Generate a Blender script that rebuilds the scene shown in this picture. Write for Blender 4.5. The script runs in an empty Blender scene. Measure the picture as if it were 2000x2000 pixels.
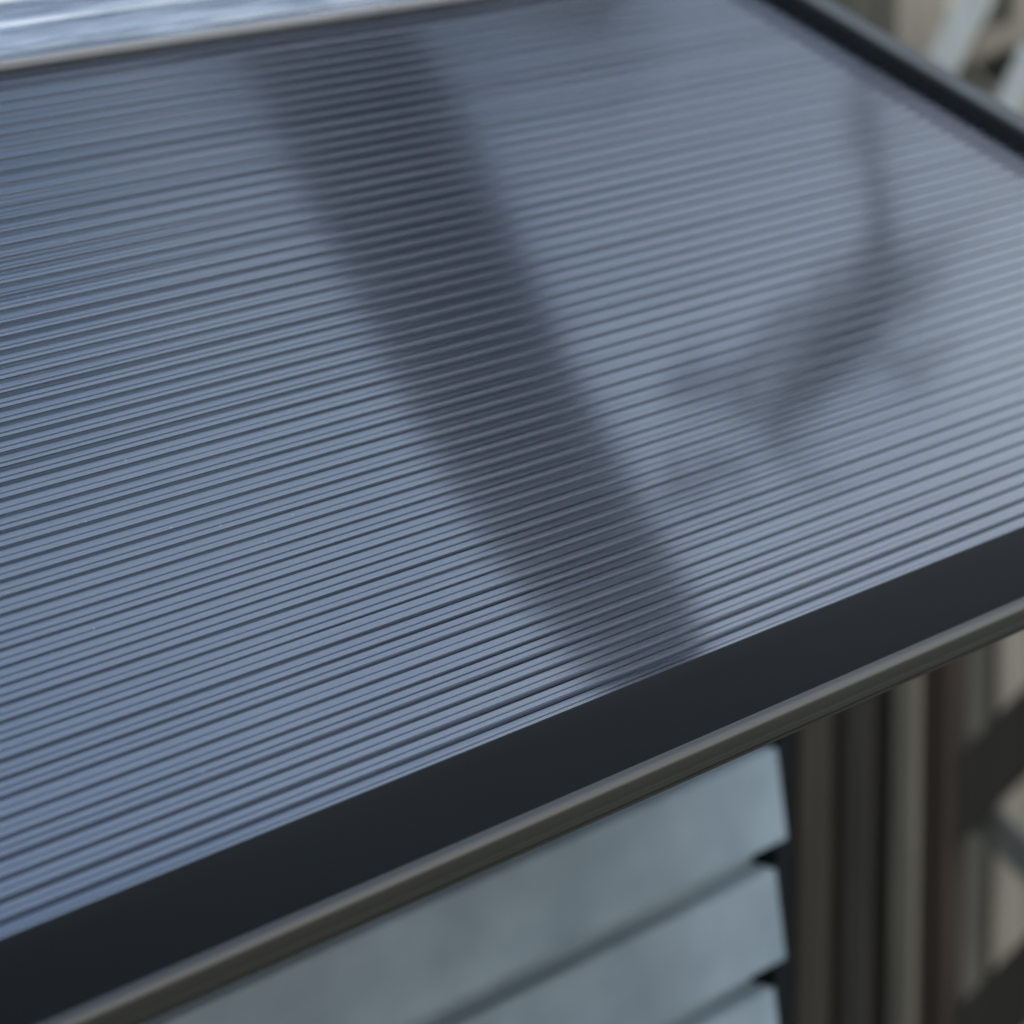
import bpy, math, random
from mathutils import Vector, Matrix, noise
random.seed(7)
S = bpy.context.scene
C = S.collection

# ------------------------------------------------------------------ camera
F = 9500.0                                   # focal length in pixels of the 2000 px photograph
CAMZ = 2.6                                   # camera height above the ground
Xc = Vector((5700, -1870, F)).normalized()   # canopy length direction in camera axes (right, down, forward)
pit = math.atan(1870 / F)
Uc = Vector((0, -math.cos(pit), -math.sin(pit)))
Yc = Uc.cross(Xc)
R = Matrix((Xc, Yc, Uc))                     # camera axes -> world axes (x along canopy, y to the wall, z up)
CAM = Vector((0, 0, CAMZ))
cd = bpy.data.cameras.new('camera'); cam = bpy.data.objects.new('camera', cd); C.objects.link(cam)
right, up, back = R @ Vector((1, 0, 0)), R @ Vector((0, -1, 0)), R @ Vector((0, 0, -1))
m = Matrix((right, up, back)).transposed().to_4x4(); m.translation = CAM
cam.matrix_world = m
cd.sensor_width = 36; cd.lens = F / 2000 * 36
cd.clip_start = 0.05; cd.clip_end = 500
cd.dof.use_dof = True; cd.dof.focus_distance = 2.3; cd.dof.aperture_fstop = 10.0
cd.dof.aperture_blades = 9
S.camera = cam

# ------------------------------------------------------------------ sky, sun, exposure
SUN_EL, SUN_AZ = math.radians(50), math.radians(200)    # azimuth clockwise from +Y
w = bpy.data.worlds.new('World'); S.world = w; w.use_nodes = True
nt = w.node_tree; bg = nt.nodes['Background']
sky = nt.nodes.new('ShaderNodeTexSky'); sky.sky_type = 'NISHITA'; sky.sun_disc = False
sky.sun_elevation = SUN_EL; sky.sun_rotation = SUN_AZ
sky.air_density = 1.0; sky.dust_density = 5.0; sky.ozone_density = 1.0
hs = nt.nodes.new('ShaderNodeHueSaturation'); hs.inputs['Saturation'].default_value = 0.50
nt.links.new(sky.outputs[0], hs.inputs['Color'])
# broken cloud: paler and greyer near the horizon, deeper and bluer higher up
tc = nt.nodes.new('ShaderNodeTexCoord'); sx = nt.nodes.new('ShaderNodeSeparateXYZ'); nt.links.new(tc.outputs['Generated'], sx.inputs[0])
cn = nt.nodes.new('ShaderNodeTexNoise'); cn.inputs['Scale'].default_value = 5.5; cn.inputs['Detail'].default_value = 5
nt.links.new(tc.outputs['Generated'], cn.inputs['Vector'])
mz = nt.nodes.new('ShaderNodeMapRange'); mz.inputs['From Min'].default_value = .40; mz.inputs['From Max'].default_value = .62
mz.inputs['To Min'].default_value = .25; mz.inputs['To Max'].default_value = -.30
nt.links.new(sx.outputs['Z'], mz.inputs['Value'])
ad = nt.nodes.new('ShaderNodeMath'); ad.operation = 'ADD'; nt.links.new(mz.outputs[0], ad.inputs[0]); nt.links.new(cn.outputs[0], ad.inputs[1])
cl = nt.nodes.new('ShaderNodeMapRange'); cl.inputs['From Min'].default_value = .20; cl.inputs['From Max'].default_value = .86
nt.links.new(ad.outputs[0], cl.inputs['Value'])
c1 = nt.nodes.new('ShaderNodeMix'); c1.data_type = 'RGBA'; c1.blend_type = 'MULTIPLY'; c1.inputs['Factor'].default_value = 1
c2 = nt.nodes.new('ShaderNodeMix'); c2.data_type = 'RGBA'
c2.inputs['A'].default_value = (.42, .52, .65, 1); c2.inputs['B'].default_value = (1.34, 1.27, 1.14, 1)
c2.clamp_factor = True
nt.links.new(cl.outputs[0], c2.inputs['Factor']); nt.links.new(hs.outputs[0], c1.inputs['A']); nt.links.new(c2.outputs['Result'], c1.inputs['B'])
nt.links.new(c1.outputs['Result'], bg.inputs['Color'])
bg.inputs['Strength'].default_value = 0.145
sl = bpy.data.lights.new('sun', 'SUN'); sl.energy = 0.7; sl.angle = math.radians(25); sl.color = (1, .96, .9)
so = bpy.data.objects.new('sun', sl); C.objects.link(so)
sd = Vector((math.sin(SUN_AZ) * math.cos(SUN_EL), math.cos(SUN_AZ) * math.cos(SUN_EL), math.sin(SUN_EL)))
so.rotation_euler = (-sd).to_track_quat('-Z', 'Y').to_euler()
S.view_settings.view_transform = 'Standard'; S.view_settings.look = 'None'
S.view_settings.exposure = 1.05; S.view_settings.gamma = 1
S.view_settings.use_curve_mapping = False
S.render.engine = 'CYCLES'
S.cycles.transparent_max_bounces = 16

# ------------------------------------------------------------------ helpers
SL = math.radians(180 - 154.0771636)         # canopy slope
sv = Vector((0, -math.cos(SL), -math.sin(SL)))   # down the slope, towards the front bar
nv = Vector((0, -math.sin(SL), math.cos(SL)))    # out of the panel
P0 = Vector((2.05860831, 1.21190931, -0.47022577)) + CAM
S0 = -0.88440733
def sp(x, s, h): return Vector((x, P0.y, P0.z)) + (s - S0) * sv + h * nv
def ray(px, py): return (R @ Vector((px - 1000, py - 1000, F))).normalized()
def onx(px, py, X):                          # point of the plane x = X that the photo shows at (px, py)
    r = ray(px, py); return CAM + r * (X / r.x)

def mesh(name, verts, faces, mats, parent=None, fm=None, smooth=False, bevel=0):
    org = parent.location if parent else Vector((0, 0, 0))
    me = bpy.data.meshes.new(name)
    me.from_pydata([tuple(Vector(v) - org) for v in verts], [], faces)
    for mm in (mats if isinstance(mats, list) else [mats]): me.materials.append(mm)
    if fm: me.polygons.foreach_set('material_index', fm)
    if smooth: me.polygons.foreach_set('use_smooth', [True] * len(faces))
    me.update()
    o = bpy.data.objects.new(name, me); C.objects.link(o)
    if parent: o.parent = parent
    if bevel:
        b = o.modifiers.new('bevel', 'BEVEL'); b.width = bevel; b.segments = 3; b.limit_method = 'ANGLE'
    return o

def thing(name, label, cat, loc, group=None):
    o = bpy.data.objects.new(name, None); C.objects.link(o); o.location = loc
    o.empty_display_size = .1
    tag(o, label, cat, group); return o
def tag(o, label=None, cat=None, group=None, kind=None):
    for k, v in (('label', label), ('category', cat), ('group', group), ('kind', kind)):
        if v: o[k] = v
    return o

def extrude(name, prof, x0, x1, mat, parent, fn=None, nseg=1, smooth=False, bevel=0):
    """closed profile of (s,h) pairs swept along x"""
    fn = fn or sp; n = len(prof); v = []; f = []
    for k in range(nseg + 1):
        x = x0 + (x1 - x0) * k / nseg
        v += [fn(x, a, b) for a, b in prof]
    for k in range(nseg):
        for i in range(n):
            j = (i + 1) % n
            f.append((k * n + i, k * n + j, (k + 1) * n + j, (k + 1) * n + i))
    f.append(tuple(range(n))); f.append(tuple(nseg * n + i for i in reversed(range(n))))
    o = mesh(name, v, f, mat, parent, smooth=False, bevel=bevel)
    if smooth:
        me = o.data
        me.polygons.foreach_set('use_smooth', [len(p.vertices) == 4 for p in me.polygons])
        me.set_sharp_from_angle(angle=math.radians(35))
    return o

def board(a, b, wdt, thk, nrm):
    """box between a and b, width wdt across, thickness thk along nrm"""
    d = (b - a).normalized(); nrm = Vector(nrm).normalized(); c = d.cross(nrm).normalized()
    v = []
    for p in (a, b):
        for i, j in ((-1, -1), (1, -1), (1, 1), (-1, 1)):
            v.append(p + c * wdt / 2 * i + nrm * thk / 2 * j)
    f = [(0, 1, 2, 3), (7, 6, 5, 4), (0, 4, 5, 1), (1, 5, 6, 2), (2, 6, 7, 3), (3, 7, 4, 0)]
    return v, f

# ------------------------------------------------------------------ materials
def mat(name):
    mm = bpy.data.materials.new(name); mm.use_nodes = True
    t = mm.node_tree; b = t.nodes['Principled BSDF']; return mm, t, b
def N(t, typ, **kw):
    n = t.nodes.new(typ)
    for k, v in kw.items():
        if k in n.inputs: n.inputs[k].default_value = v
        else: setattr(n, k, v)
    return n
def coords(t, scale=(1, 1, 1), rot=(0, 0, 0)):
    c = N(t, 'ShaderNodeTexCoord'); mp = N(t, 'ShaderNodeMapping')
    mp.inputs['Scale'].default_value = scale; mp.inputs['Rotation'].default_value = rot
    t.links.new(c.outputs['Object'], mp.inputs['Vector']); return mp.outputs[0]
def ramp(t, fac, stops):
    r = N(t, 'ShaderNodeValToRGB'); cr = r.color_ramp
    while len(cr.elements) < len(stops): cr.elements.new(.5)
    for e, (p, c) in zip(cr.elements, stops):
        e.position = p; e.color = (c[0], c[1], c[2], 1)
    t.links.new(fac, r.inputs[0]); return r.outputs[0]
def bump(t, h, strength, dist):
    b = N(t, 'ShaderNodeBump'); b.inputs['Strength'].default_value = strength; b.inputs['Distance'].default_value = dist
    t.links.new(h, b.inputs['Height']); return b.outputs[0]

# thin clear skin of the twin-wall sheet
def skin_mat():
    mm, t, b = mat('clear blue polycarbonate skin'); t.nodes.remove(b)
    out = t.nodes['Material Output']
    nz = N(t, 'ShaderNodeTexNoise', Scale=1.0, Detail=3.0)
    t.links.new(coords(t, (1.5, 260, 260)), nz.inputs['Vector'])
    nrm = bump(t, nz.outputs[0], .14, .0002)
    fr = N(t, 'ShaderNodeFresnel', IOR=1.5); t.links.new(nrm, fr.inputs['Normal'])
    ge = N(t, 'ShaderNodeNewGeometry'); mr = N(t, 'ShaderNodeMapRange')   # same sheet reflectance from both sides
    mr.inputs['To Min'].default_value = 1.5; mr.inputs['To Max'].default_value = 1 / 1.5
    t.links.new(ge.outputs['Backfacing'], mr.inputs['Value']); t.links.new(mr.outputs[0], fr.inputs['IOR'])
    # both faces of the skin reflect: 2F/(1+F)
    m1 = N(t, 'ShaderNodeMath', operation='MULTIPLY'); m1.inputs[1].default_value = .95
    a1 = N(t, 'ShaderNodeMath', operation='ADD'); a1.inputs[1].default_value = 1
    d1 = N(t, 'ShaderNodeMath', operation='DIVIDE')
    t.links.new(fr.outputs[0], m1.inputs[0]); t.links.new(fr.outputs[0], a1.inputs[0])
    t.links.new(m1.outputs[0], d1.inputs[0]); t.links.new(a1.outputs[0], d1.inputs[1])
    tr = N(t, 'ShaderNodeBsdfTransparent'); tr.inputs[0].default_value = (.905, .93, .95, 1)
    gl = N(t, 'ShaderNodeBsdfGlossy'); gl.inputs['Color'].default_value = (.95, .97, 1, 1); gl.inputs['Roughness'].default_value = .07
    t.links.new(nrm, gl.inputs['Normal'])
    mx = N(t, 'ShaderNodeMixShader'); t.links.new(d1.outputs[0], mx.inputs[0])
    t.links.new(tr.outputs[0], mx.inputs[1]); t.links.new(gl.outputs[0], mx.inputs[2])
    # sparse dust grains lying on the sheet
    vo = N(t, 'ShaderNodeTexVoronoi', Scale=230.0); vo.inputs['Randomness'].default_value = 1
    t.links.new(coords(t, (1, 1, 1)), vo.inputs['Vector'])
    sepv = N(t, 'ShaderNodeSeparateColor'); t.links.new(vo.outputs['Color'], sepv.inputs[0])
    lt = N(t, 'ShaderNodeMath', operation='LESS_THAN'); lt.inputs[1].default_value = .07
    t.links.new(vo.outputs['Distance'], lt.inputs[0])
    g = N(t, 'ShaderNodeMath', operation='GREATER_THAN'); g.inputs[1].default_value = .965
    t.links.new(sepv.outputs[0], g.inputs[0])
    mu = N(t, 'ShaderNodeMath', operation='MULTIPLY'); t.links.new(lt.outputs[0], mu.inputs[0]); t.links.new(g.outputs[0], mu.inputs[1])
    df = N(t, 'ShaderNodeBsdfDiffuse'); df.inputs[0].default_value = (.35, .36, .36, 1)
    mx2 = N(t, 'ShaderNodeMixShader'); t.links.new(mu.outputs[0], mx2.inputs[0])
    t.links.new(mx.outputs[0], mx2.inputs[1]); t.links.new(df.outputs[0], mx2.inputs[2])
    t.links.new(mx2.outputs[0], out.inputs[0]); return mm
M_skin = skin_mat()

def plastic(name, col, rough, ior=1.585, scale=(3, 300, 300), bs=.2, bd=.0003):
    mm, t, b = mat(name)
    b.inputs['Base Color'].default_value = (*col, 1); b.inputs['Roughness'].default_value = rough; b.inputs['IOR'].default_value = ior
    nz = N(t, 'ShaderNodeTexNoise', Scale=1.0, Detail=2.0); t.links.new(coords(t, scale), nz.inputs['Vector'])
    t.links.new(bump(t, nz.outputs[0], bs, bd), b.inputs['Normal']); return mm
M_web = plastic('darkened upper web', (.006, .011, .022), .3, 1.35, bs=.05)  # upper webs coloured dark to imitate the dim reflection beside each groove
M_webl, t, b = mat('clear web foot'); t.nodes.remove(b)
tr = N(t, 'ShaderNodeBsdfTransparent'); tr.inputs[0].default_value = (.89, .92, .955, 1)
gl = N(t, 'ShaderNodeBsdfGlossy'); gl.inputs['Roughness'].default_value = .12
mx = N(t, 'ShaderNodeMixShader'); mx.inputs[0].default_value = .16
t.links.new(tr.outputs[0], mx.inputs[1]); t.links.new(gl.outputs[0], mx.inputs[2]); t.links.new(mx.outputs[0], t.nodes['Material Output'].inputs[0])
M_back = plastic('tinted polycarbonate underside skin', (.022, .035, .060), .05, 5.6, bs=.02)
M_fillet = plastic('black groove and web root', (.003, .006, .014), .35, 1.3)  # near black stands in for the sky reflection missing in the grooves

def coat(name, col, rough, spec):
    mm, t, b = mat(name)
    nz = N(t, 'ShaderNodeTexNoise', Scale=9.0, Detail=4.0); t.links.new(coords(t, (.3, 1, 1)), nz.inputs['Vector'])
    t.links.new(ramp(t, nz.outputs[0], [(.3, [c * .85 for c in col]), (.7, [c * 1.2 for c in col])]), b.inputs['Base Color'])
    b.inputs['Roughness'].default_value = rough; b.inputs['Specular IOR Level'].default_value = spec
    n2 = N(t, 'ShaderNodeTexNoise', Scale=2500.0, Detail=1.0); t.links.new(coords(t), n2.inputs['Vector'])
    t.links.new(bump(t, n2.outputs[0], .12, .0002), b.inputs['Normal']); return mm
M_bar = coat('matte black rubber', (.0035, .0045, .005), .42, .035)
M_nose = coat('satin dark bronze coat', (.011, .011, .009), .22, .95)
M_nose.node_tree.nodes['Principled BSDF'].inputs['IOR'].default_value = 1.5
M_rail = coat('anthracite powder coated end rail', (.020, .023, .025), .42, .6)
M_rail_shade = coat('black shaded rail sides', (.004, .005, .006), .5, .15)  # black colour stands in for shade on the rail's inner side and ledge

mm, t, b = mat('brushed pale aluminium'); M_alu = mm
b.inputs['Metallic'].default_value = 1
nz = N(t, 'ShaderNodeTexNoise', Scale=1.0, Detail=3.0); t.links.new(coords(t, (9, 130, 130)), nz.inputs['Vector'])
t.links.new(ramp(t, nz.outputs[0], [(.32, (.34, .38, .41)), (.62, (.78, .83, .86))]), b.inputs['Base Color'])
t.links.new(ramp(t, nz.outputs[0], [(.3, (.18,) * 3), (.7, (.34,) * 3)]), b.inputs['Roughness'])
t.links.new(bump(t, nz.outputs[0], .3, .002), b.inputs['Normal'])

def wood(name, c1, c2, rough=.7, vertical=True, spec=.3):
    if 'lattice' not in name: c1, c2 = [(c[0] * 1.07, c[1] * 1.02, c[2] * .92) for c in (c1, c2)]
    mm, t, b = mat(name)
    nz = N(t, 'ShaderNodeTexNoise', Scale=1.0, Detail=6.0)
    t.links.new(coords(t, (45, 45, 3.6) if vertical else (1.6, 45, 45)), nz.inputs['Vector'])
    t.links.new(ramp(t, nz.outputs[0], [(.3, c1), (.7, c2)]), b.inputs['Base Color'])
    t.links.new(bump(t, nz.outputs[0], .4, .003), b.inputs['Normal'])
    b.inputs['Roughness'].default_value = rough; b.inputs['Specular IOR Level'].default_value = spec
    return mm
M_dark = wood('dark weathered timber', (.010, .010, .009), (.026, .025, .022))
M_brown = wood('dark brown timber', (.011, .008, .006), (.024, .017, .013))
M_grey = wood('silvered timber', (.06, .065, .06), (.12, .12, .11))
M_cream = wood('pale weathered board', (.19, .185, .165), (.30, .29, .26))
M_white = wood('pale painted lattice', (.30, .33, .33), (.42, .46, .46))
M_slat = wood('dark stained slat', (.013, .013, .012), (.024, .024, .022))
M_black = plastic('black recess', (.004, .006, .007), .8, 1.2)

mm, t, b = mat('pale blue painted weatherboard'); M_side = mm
nz = N(t, 'ShaderNodeTexNoise', Scale=1.0, Detail=4.0); t.links.new(coords(t, (9, 9, 16)), nz.inputs['Vector'])
n3 = N(t, 'ShaderNodeTexNoise', Scale=1.0, Detail=6.0); t.links.new(coords(t, (5, 70, 70)), n3.inputs['Vector'])
t.links.new(ramp(t, nz.outputs[0], [(.30, (.125, .168, .203)), (.70, (.185, .240, .283))]), b.inputs['Base Color'])
t.links.new(bump(t, n3.outputs[0], .3, .002), b.inputs['Normal'])
b.inputs['Roughness'].default_value = .45

mm, t, b = mat('gravel and soil'); M_ground = mm
nz = N(t, 'ShaderNodeTexNoise', Scale=3.0, Detail=8.0); t.links.new(coords(t), nz.inputs['Vector'])
t.links.new(ramp(t, nz.outputs[0], [(.35, (.030, .032, .028)), (.65, (.085, .083, .072))]), b.inputs['Base Color'])
b.inputs['Roughness'].default_value = .95
mm, t, b = mat('bark'); M_bark = mm
nz = N(t, 'ShaderNodeTexNoise', Scale=14.0, Detail=8.0); t.links.new(coords(t, (1, 1, .3)), nz.inputs['Vector'])
t.links.new(ramp(t, nz.outputs[0], [(.35, (.008, .009, .010)), (.65, (.03, .03, .028))]), b.inputs['Base Color'])
t.links.new(bump(t, nz.outputs[0], .8, .03), b.inputs['Normal']); b.inputs['Roughness'].default_value = .9

# ------------------------------------------------------------------ ground
g = 150
tag(mesh('ground', [(-g, -g, 0), (g, -g, 0), (g, g, 0), (-g, g, 0)], [(0, 1, 2, 3)], M_ground), kind='structure')

# ------------------------------------------------------------------ house wall
YW = 1.70; WX0, WX1 = -1.5, 3.292; PITCH = .0975; BUTT = -.988 + CAMZ; OUT = .012
wall = thing('clapboard_wall', 'pale blue clapboard wall of overlapping boards under the dark canopy', 'wall', ((WX0 + WX1) / 2, YW, 0))
prof = []                                    # (y, z) outer line from the ground up
zs = [BUTT + PITCH * k for k in range(-20, 12)]
zs = [z for z in zs if .1 < z < CAMZ - .30]
prof.append((YW, zs[0] - .09))
for z in zs:
    prof += [(YW - .002, z - .026), (YW + .018, z - .024), (YW + .018, z + .003), (YW - OUT + .003, z + .001), (YW - OUT, z), (YW - OUT, z + .002)]
prof.append((YW, zs[-1] + PITCH - .004))
TOPZ = prof[-1][1]
prof += [(YW + .05, TOPZ), (YW + .05, prof[0][1])]
prof = [(a, bb) for a, bb in prof]
extrude('siding', prof, WX0, WX1, M_side, wall, fn=lambda x, a, bb: Vector((x, a, bb)))
v, f = board(Vector((WX1 + .014, YW + .022, 0)), Vector((WX1 + .014, YW + .022, TOPZ)), .026, .05, (0, 1, 0))
mesh('gap_strip', v, f, M_black, wall)  # black strip stands in for the shaded gap behind the siding ends
v, f = board(Vector((WX0, YW + .03, .05)), Vector((WX1, YW + .03, .05)), .1, .12, (0, 1, 0)); mesh('plinth', v, f, M_dark, wall)
v, f = board(Vector((WX0, YW + .022, TOPZ + .009)), Vector((WX1 + .03, YW + .022, TOPZ + .009)), .018, .06, (0, 1, 0)); mesh('cap', v, f, M_bar, wall, bevel=.004)

# ------------------------------------------------------------------ canopy
XL, XR = .62, 3.007
ST, SB = -1.3215, -.7514
can = thing('door_canopy', 'tinted ribbed twin-wall door canopy in a black frame, fixed to the pale blue wall', 'canopy', (1.8, YW, 2.2))
PER = .0100; H = .0062
v = []; f = []; fm = []
def quadstrip(row, mi, x0=XL, x1=XR):
    b0 = len(v); n = len(row)
    for x in (x0, x1):
        v.extend(sp(x, a, hh) for a, hh in row)
    for i in range(n - 1):
        f.append((b0 + i, b0 + i + 1, b0 + n + i + 1, b0 + n + i)); fm.append(mi)
nper = int((SB + .012 - ST + .02) / PER) + 1
sA = ST - .02
jit = [random.uniform(-.0003, .0003) for _ in range(nper + 2)]
amp = [random.uniform(.00002, .00007) for _ in range(nper + 2)]
row = []; SUB = 10; GR = .00042
for k in range(nper):
    for i in range(SUB):
        u = i / SUB
        row.append((sA + jit[k] + (PER + jit[k + 1] - jit[k]) * u, -amp[k] * math.sin(math.pi * u) ** 2))
row.append((sA + nper * PER + jit[nper], 0))
for k in range(nper):                        # clear skin between the moulded grooves that run over the webs
    w0 = GR * random.uniform(.8, 1.25)
    a0 = sA + k * PER + jit[k] + w0; a1 = sA + (k + 1) * PER + jit[k + 1] - GR
    quadstrip([(a0 + (a1 - a0) * i / SUB, -.00022 * (abs(2 * i / SUB - 1)) ** 6 - amp[k] * math.sin(math.pi * i / SUB) ** 2) for i in range(SUB + 1)], 0)
    quadstrip([(a0 - w0 - GR, -.00022), (a0 - w0, -.0006), (a0, -.00022)], 3)
row = []
for k in range(nper):
    for i in range(SUB):
        u = i / SUB
        row.append((sA + jit[k] + (PER + jit[k + 1] - jit[k]) * u, -H + .00022 * math.sin(math.pi * u) ** 2))
row.append((sA + nper * PER + jit[nper], -H))
quadstrip(row, 1)
for k in range(nper + 1):
    s = sA + k * PER + jit[k]; tw = .00022 + random.uniform(-.00004, .00006)
    hm = -H * random.uniform(.20, .34); q = random.uniform(.0002, .0004)
    quadstrip([(s - tw * 1.1, -.0004), (s + tw * 1.1, -.0004), (s + tw * .8, hm)], 2)
    quadstrip([(s + tw * .8, hm), (s + tw * .9, -H + q)], 4)
    quadstrip([(s + tw * .9, -H + q), (s + tw + q * 1.2, -H + .00025)], 3)
    quadstrip([(s - tw * .8, hm), (s - tw * 1.1, -.0004)], 2)
panel = mesh('panel', v, f, [M_skin, M_back, M_web, M_fillet, M_webl], can, fm=fm, smooth=True)

def arc(cx, cy, r, a0, a1, n=8):
    return [(cx + r * math.cos(math.radians(a0 + (a1 - a0) * i / n)), cy + r * math.sin(math.radians(a0 + (a1 - a0) * i / n))) for i in range(n + 1)]
# front bar: flat top face, rounded nose, grooved vertical lip   (s, h)
def front_fn(x, s, h): return sp(x, s, h)
tv = Vector((-sv.y * 0, 0, 0))
# direction "straight down" in (s,h): s += sin(SL), h -= cos(SL)
dn = (math.sin(SL), -math.cos(SL))
B0 = SB; L = .044; hh = .0022; r = .0075
nose = arc(B0 + L, hh - r, r, 90, 90 - 66, 10)
ex, eh = nose[-1]
P = lambda d, o=0: (ex + dn[0] * d + math.cos(SL) * o, eh + dn[1] * d + math.sin(SL) * o)
bar = [(B0 + .0006, hh - .0006), (B0 + .0016, hh)] + nose
bar += [P(.002, 0), P(.0024, -.0008), P(.0046, -.0008), P(.0050, .0003), P(.0062, .0004), P(.0066, -.0005), P(.0072, -.0005), P(.0076, .0005), P(.0088, .0003), P(.0092, -.002)]
bar += [P(.0092, -.03)] + [(0, 0)] * 6
# the part gripping the panel must clear it: build as a C profile
bar = bar[:-7] + [P(.0092, -.009), (B0 + .036, -.0125), (B0 + .004, -.0125), (B0 + .004, -.0078), (B0 + .0265, -.0078), (B0 + .0265, .0008), (B0, .0008)]
fbar = extrude('front_bar', bar, XL - .02, XR + .045, M_nose, can, smooth=True)
g_ = extrude('gasket', [(B0 - .0012, .0004), (B0 - .0008, hh + .0002), (B0 + .001, hh + .0007), (B0 + .012, hh + .0014), (B0 + .022, hh + .0016), (B0 + .032, hh + .0014), (B0 + L - .002, hh + .0006), (B0 + L - .0003, hh + .0003), (B0 + L - .0003, hh - .0006), (B0 + .002, hh - .0006), (B0 + .0002, .0004)], XL - .02, XR, M_bar, can, smooth=True)

# end rail: raised step beside the panel with an outer lower ledge, running up the slope
def rail(x0, sgn):
    def strip(name, prf, mt, bev, par):
        v = []; n = len(prf)
        for s in (ST - .075, SB + .034):
            v += [sp(x0 + sgn * a, s, bb) for a, bb in prf]
        f = [(i, (i + 1) % n, n + (i + 1) % n, n + i) for i in range(n)] + [tuple(range(n))[::-1], tuple(range(n, 2 * n))]
        o = mesh(name, v, f, mt, None, bevel=bev); o.data.transform(Matrix.Translation(-can.location)); o.parent = par; return o
    base = strip('end_rail', [(0, -.010), (0, .0075), (.034, .0075), (.036, .0025), (.062, -.0035), (.067, -.004), (.067, -.010)], M_rail_shade, .0008, can)
    strip('cap_strip', [(.0045, .0076), (.0045, .0087), (.006, .0097), (.031, .0097), (.033, .0085), (.033, .0076)], M_rail, .0009, base)
rail(XR, 1); rail(XL, -1)

# wall profile: pale aluminium extrusion holding the top edge
T0 = ST
wp = [(T0 + .001, .0008), (T0 + .001, .0035), (T0 - .0015, .0048), (T0 - .005, .0048), (T0 - .0065, .0030), (T0 - .010, .0030),
      (T0 - .013, .0052), (T0 - .026, .0072), (T0 - .030, .0050), (T0 - .033, .0050), (T0 - .036, .0075), (T0 - .046, .0085), (T0 - .049, .006),
      (T0 - .055, .006), (T0 - .058, .0095), (T0 - .066, .011), (T0 - .070, .011), (T0 - .105, .012), (T0 - .105, -.018), (T0 - .03, -.018), (T0 - .03, .0008)]
extrude('wall_profile', wp, XL, XR - .001, M_alu, can, smooth=True, nseg=1)
M_lip = coat('pale grey lip', (.15, .155, .16), .4, .5)
extrude('lip_seal', [(T0 + .0015, .0004), (T0 + .0019, .0026), (T0 + .0014, .0044), (T0 + .0003, .0053), (T0 - .0012, .0052), (T0 + .0010, .0036), (T0 + .0010, .0004)], XL, XR - .001, M_lip, can, smooth=True)

# ------------------------------------------------------------------ timber fence behind
XF = 5.0
def vboard(px0, px1, X, z0, z1, thk=.02, ref=1500):
    a = onx(px0, ref, X); c = onx(px1, ref, X)
    return Vector((X, (a.y + c.y) / 2, z0)), Vector((X, (a.y + c.y) / 2, z1)), abs(a.y - c.y), thk
fence = thing('board_fence', 'dark weathered vertical board fence right beside the end of the blue wall', 'fence', (XF, 2.35, 0))
def fb(name, px0, px1, X, mt, z1, root, thk=.02):
    a, c, wd, th = vboard(px0, px1, X, .02, z1, thk)
    v, f = board(a, c, wd, th, (1, 0, 0)); return mesh(name, v, f, mt, root, bevel=.003)
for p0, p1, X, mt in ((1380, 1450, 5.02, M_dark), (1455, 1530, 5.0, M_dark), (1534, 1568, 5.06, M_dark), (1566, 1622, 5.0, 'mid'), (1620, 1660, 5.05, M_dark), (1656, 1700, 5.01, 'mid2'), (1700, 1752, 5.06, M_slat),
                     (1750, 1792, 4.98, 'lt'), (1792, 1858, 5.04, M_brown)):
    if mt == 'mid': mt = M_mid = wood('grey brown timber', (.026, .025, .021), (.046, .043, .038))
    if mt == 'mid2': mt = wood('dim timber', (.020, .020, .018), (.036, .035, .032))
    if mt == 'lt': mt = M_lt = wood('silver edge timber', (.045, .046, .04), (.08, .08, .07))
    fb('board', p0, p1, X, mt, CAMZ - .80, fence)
a, c = onx(1380, 1500, 5.1), onx(1860, 1500, 5.1)
for z in (.5, 1.7):
    v, f = board(Vector((5.1, a.y, z)), Vector((5.1, c.y, z)), .09, .04, (1, 0, 0)); mesh('rail', v, f, M_dark, fence)

pale = thing('plank_fence', 'pale weathered plank fence seen through the dark diagonal slats', 'fence', (6.4, 2.5, 0))
for p0, p1, mt in ((1560, 1625, M_grey), (1629, 1695, M_grey), (1700, 1760, M_grey), (1764, 1830, M_cream), (1834, 1876, M_grey), (1880, 1928, M_grey), (1934, 1948, M_mid), (1950, 2010, M_cream), (2014, 2080, M_cream), (2084, 2150, M_grey), (2154, 2220, M_cream)):
    fb('plank', p0, p1, 6.4, mt, CAMZ - .25, pale)
a, c = onx(1550, 1500, 6.45), onx(2230, 1500, 6.45)
for z in (.6, 1.9):
    v, f = board(Vector((6.45, a.y, z)), Vector((6.45, c.y, z)), .09, .04, (1, 0, 0)); mesh('rail', v, f, M_grey, pale)

lat = thing('lattice_screen', 'lattice screen of crossing dark and grey diagonal slats behind the front bar', 'trellis', (5.6, 2.4, 0))
def slat(name, p, q, wpx, X, mt, root, thk=.014):
    A, B = onx(*p, X), onx(*q, X)
    v, f = board(A, B, wpx * X / .86 / F, thk, (1, 0, 0)); return mesh(name, v, f, mt, root, bevel=.002)
for k in (0, 1, 2):
    dy = 490 * k
    slat('slat', (1845, 1590 + dy), (2120, 1312 + dy), 122, 5.56, M_slat, lat)
M_gs = wood('grey slat', (.055, .063, .066), (.085, .095, .10))
for k in (0, 1):
    dy = 490 * k
    slat('slat', (1860, 1530 + dy), (2120, 1795 + dy), 66, 5.60, M_gs, lat)
for p0, p1 in ((1846, 1872), (2110, 2150)):
    fb('stile', p0, p1, 5.58, M_brown, CAMZ - .76, lat, thk=.05)

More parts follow.
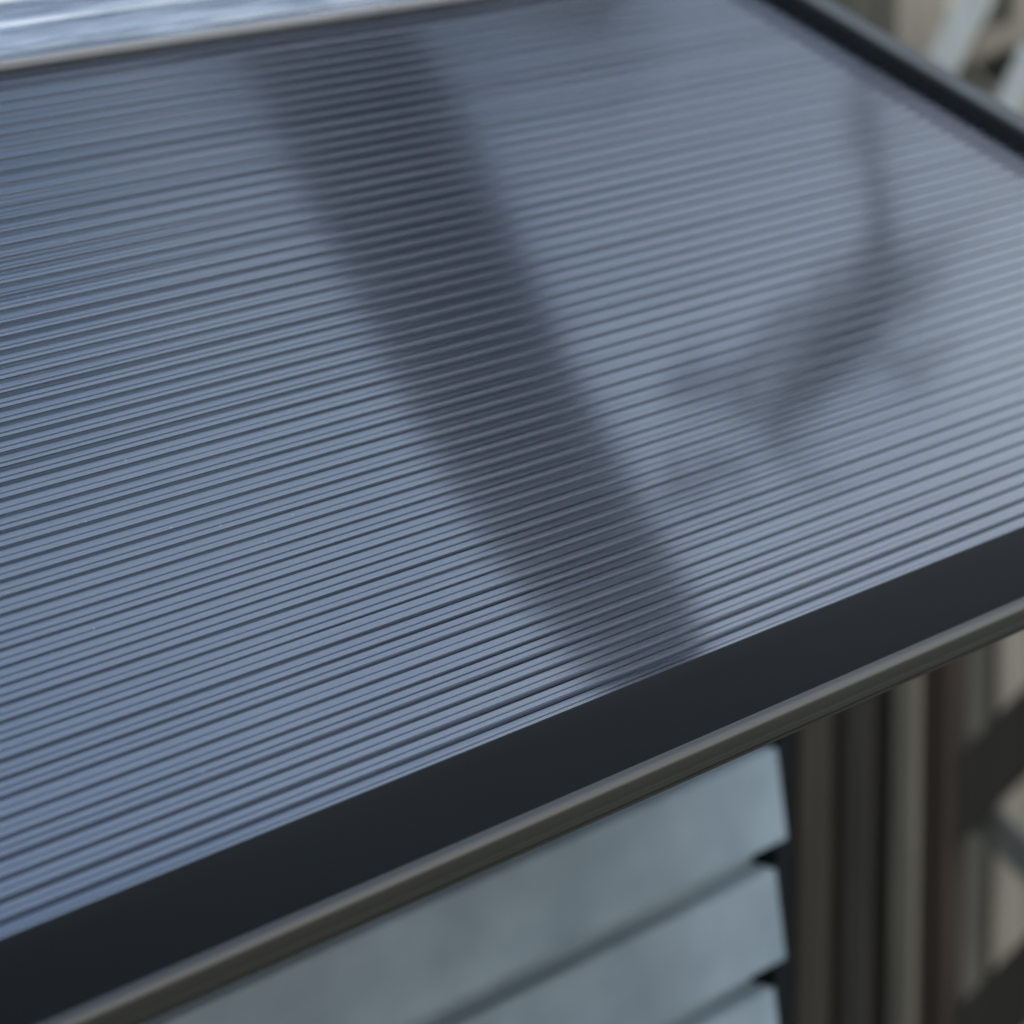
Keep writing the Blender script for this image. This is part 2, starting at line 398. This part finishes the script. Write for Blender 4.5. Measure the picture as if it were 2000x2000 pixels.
top = thing('white_lattice', 'pale painted lattice top beyond the end rail of the canopy', 'trellis', (6.0, 2.5, 1.0))
slat('slat', (1935, -60), (1838, 130), 62, 6.0, M_white, top)
slat('slat', (1830, 118), (2060, 38), 46, 6.03, M_cream, top)
slat('slat', (2020, 100), (1925, 300), 50, 6.0, M_white, top)
slat('slat', (1850, 90), (1990, 260), 34, 6.06, M_grey, top)
slat('slat', (1890, 160), (2040, 95), 44, 6.1, M_slat, top)  # added dark slat, standing in for the dark gap between the pale ones
fb('post', 1745, 1840, 6.1, M_cream, CAMZ + .2, top, thk=.05)

# ------------------------------------------------------------------ unseen dark tree shape, added and bent to mirror as bands in the sheet
def mirror_pt(px, py, D):
    r = ray(px, py); k = ((P0 - CAM).dot(nv)) / r.dot(nv); hit = CAM + r * k
    rr = r - 2 * r.dot(nv) * nv; return hit + rr * D
def tube(pts, rad, n=12):
    v = []; f = []
    for i, p in enumerate(pts):
        d = (pts[min(i + 1, len(pts) - 1)] - pts[max(i - 1, 0)]).normalized()
        a = d.cross(Vector((.3, .2, 1))).normalized(); bq = d.cross(a)
        for k in range(n):
            an = 2 * math.pi * k / n
            q = p + (a * math.cos(an) + bq * math.sin(an)) * rad[i]
            q += Vector((noise.noise(q * 2.3), noise.noise(q * 2.3 + Vector((9, 0, 0))), 0)) * rad[i] * .25
            v.append(q)
    m_ = len(pts)
    for i in range(m_ - 1):
        for k in range(n):
            f.append((i * n + k, i * n + (k + 1) % n, (i + 1) * n + (k + 1) % n, (i + 1) * n + k))
    f.append(tuple(range(n))); f.append(tuple(range((m_ - 1) * n, m_ * n))[::-1])
    return v, f
tree = thing('unseen_tree', 'unseen dark tree shape added to mirror as broad bands in the ribbed sheet', 'tree', (9.0, .6, 0))
D = 6.0
main = [mirror_pt(x, y, D) for x, y in ((370, -60), (505, 90), (660, 250), (785, 420), (890, 620), (990, 820), (1105, 1020), (1235, 1230), (1350, 1420))]
v, f = tube([Vector((9.0, .6, 0)), Vector((8.6, .55, 2.5)), Vector((8.0, .5, 4.4))] + main[::-1], [.22, .18, .15] + [.09, .12, .14, .15, .155, .16, .155, .145, .12])
mesh('trunk', v, f, M_bark, tree, smooth=True)
def limb(pts, rad, Dx=D):
    v, f = tube([mirror_pt(x, y, Dx) for x, y in pts], rad, 8); return mesh('limb', v, f, M_bark, tree, smooth=True)
limb(((500, 85), (800, 80), (1000, 72), (1170, 75), (1270, 45)), [.12, .13, .13, .14, .06])
# forking side limbs and twigs, placed for the softer dark patch they mirror
rnd = random.Random(3)
limb(((1690, 40), (1705, 200), (1735, 400), (1750, 540), (1730, 640)), [.008, .011, .014, .024, .04])
limb(((1745, 560), (1690, 690), (1590, 790), (1500, 850)), [.04, .045, .03, .01])
tw_v = []; tw_f = []
def twig(a, b, r):
    mid = ((a[0] + b[0]) / 2 + rnd.uniform(-25, 25), (a[1] + b[1]) / 2 + rnd.uniform(-25, 25))
    v, f = tube([mirror_pt(x, y, D + rnd.uniform(-.4, .4)) for x, y in (a, mid, b)], [r, r * .8, r * .4], 6)
    o = len(tw_v); tw_v.extend(v); tw_f.extend(tuple(i + o for i in q) for q in f)
for k in range(40):
    u = rnd.random() ** 1.25
    cx, cy = 1750 - 430 * u, 600 + 330 * u
    wd = 130 * (1 - .35 * u)
    a = (cx + rnd.uniform(-wd, wd) * .7, cy + rnd.uniform(-wd, wd)); an = rnd.uniform(-.9, .5); ln = rnd.uniform(70, 180)
    twig(a, (a[0] + ln * math.cos(an), a[1] - ln * math.sin(an)), rnd.uniform(.008, .018))
for k in range(10):
    y0 = rnd.uniform(60, 500); a = (1700 + rnd.uniform(-30, 60), y0)
    twig(a, (a[0] + rnd.uniform(-40, 70), y0 + rnd.uniform(60, 140)), rnd.uniform(.006, .012))
tw = mesh('twigs', tw_v, tw_f, M_bark, tree, smooth=True); tw['kind'] = 'stuff'
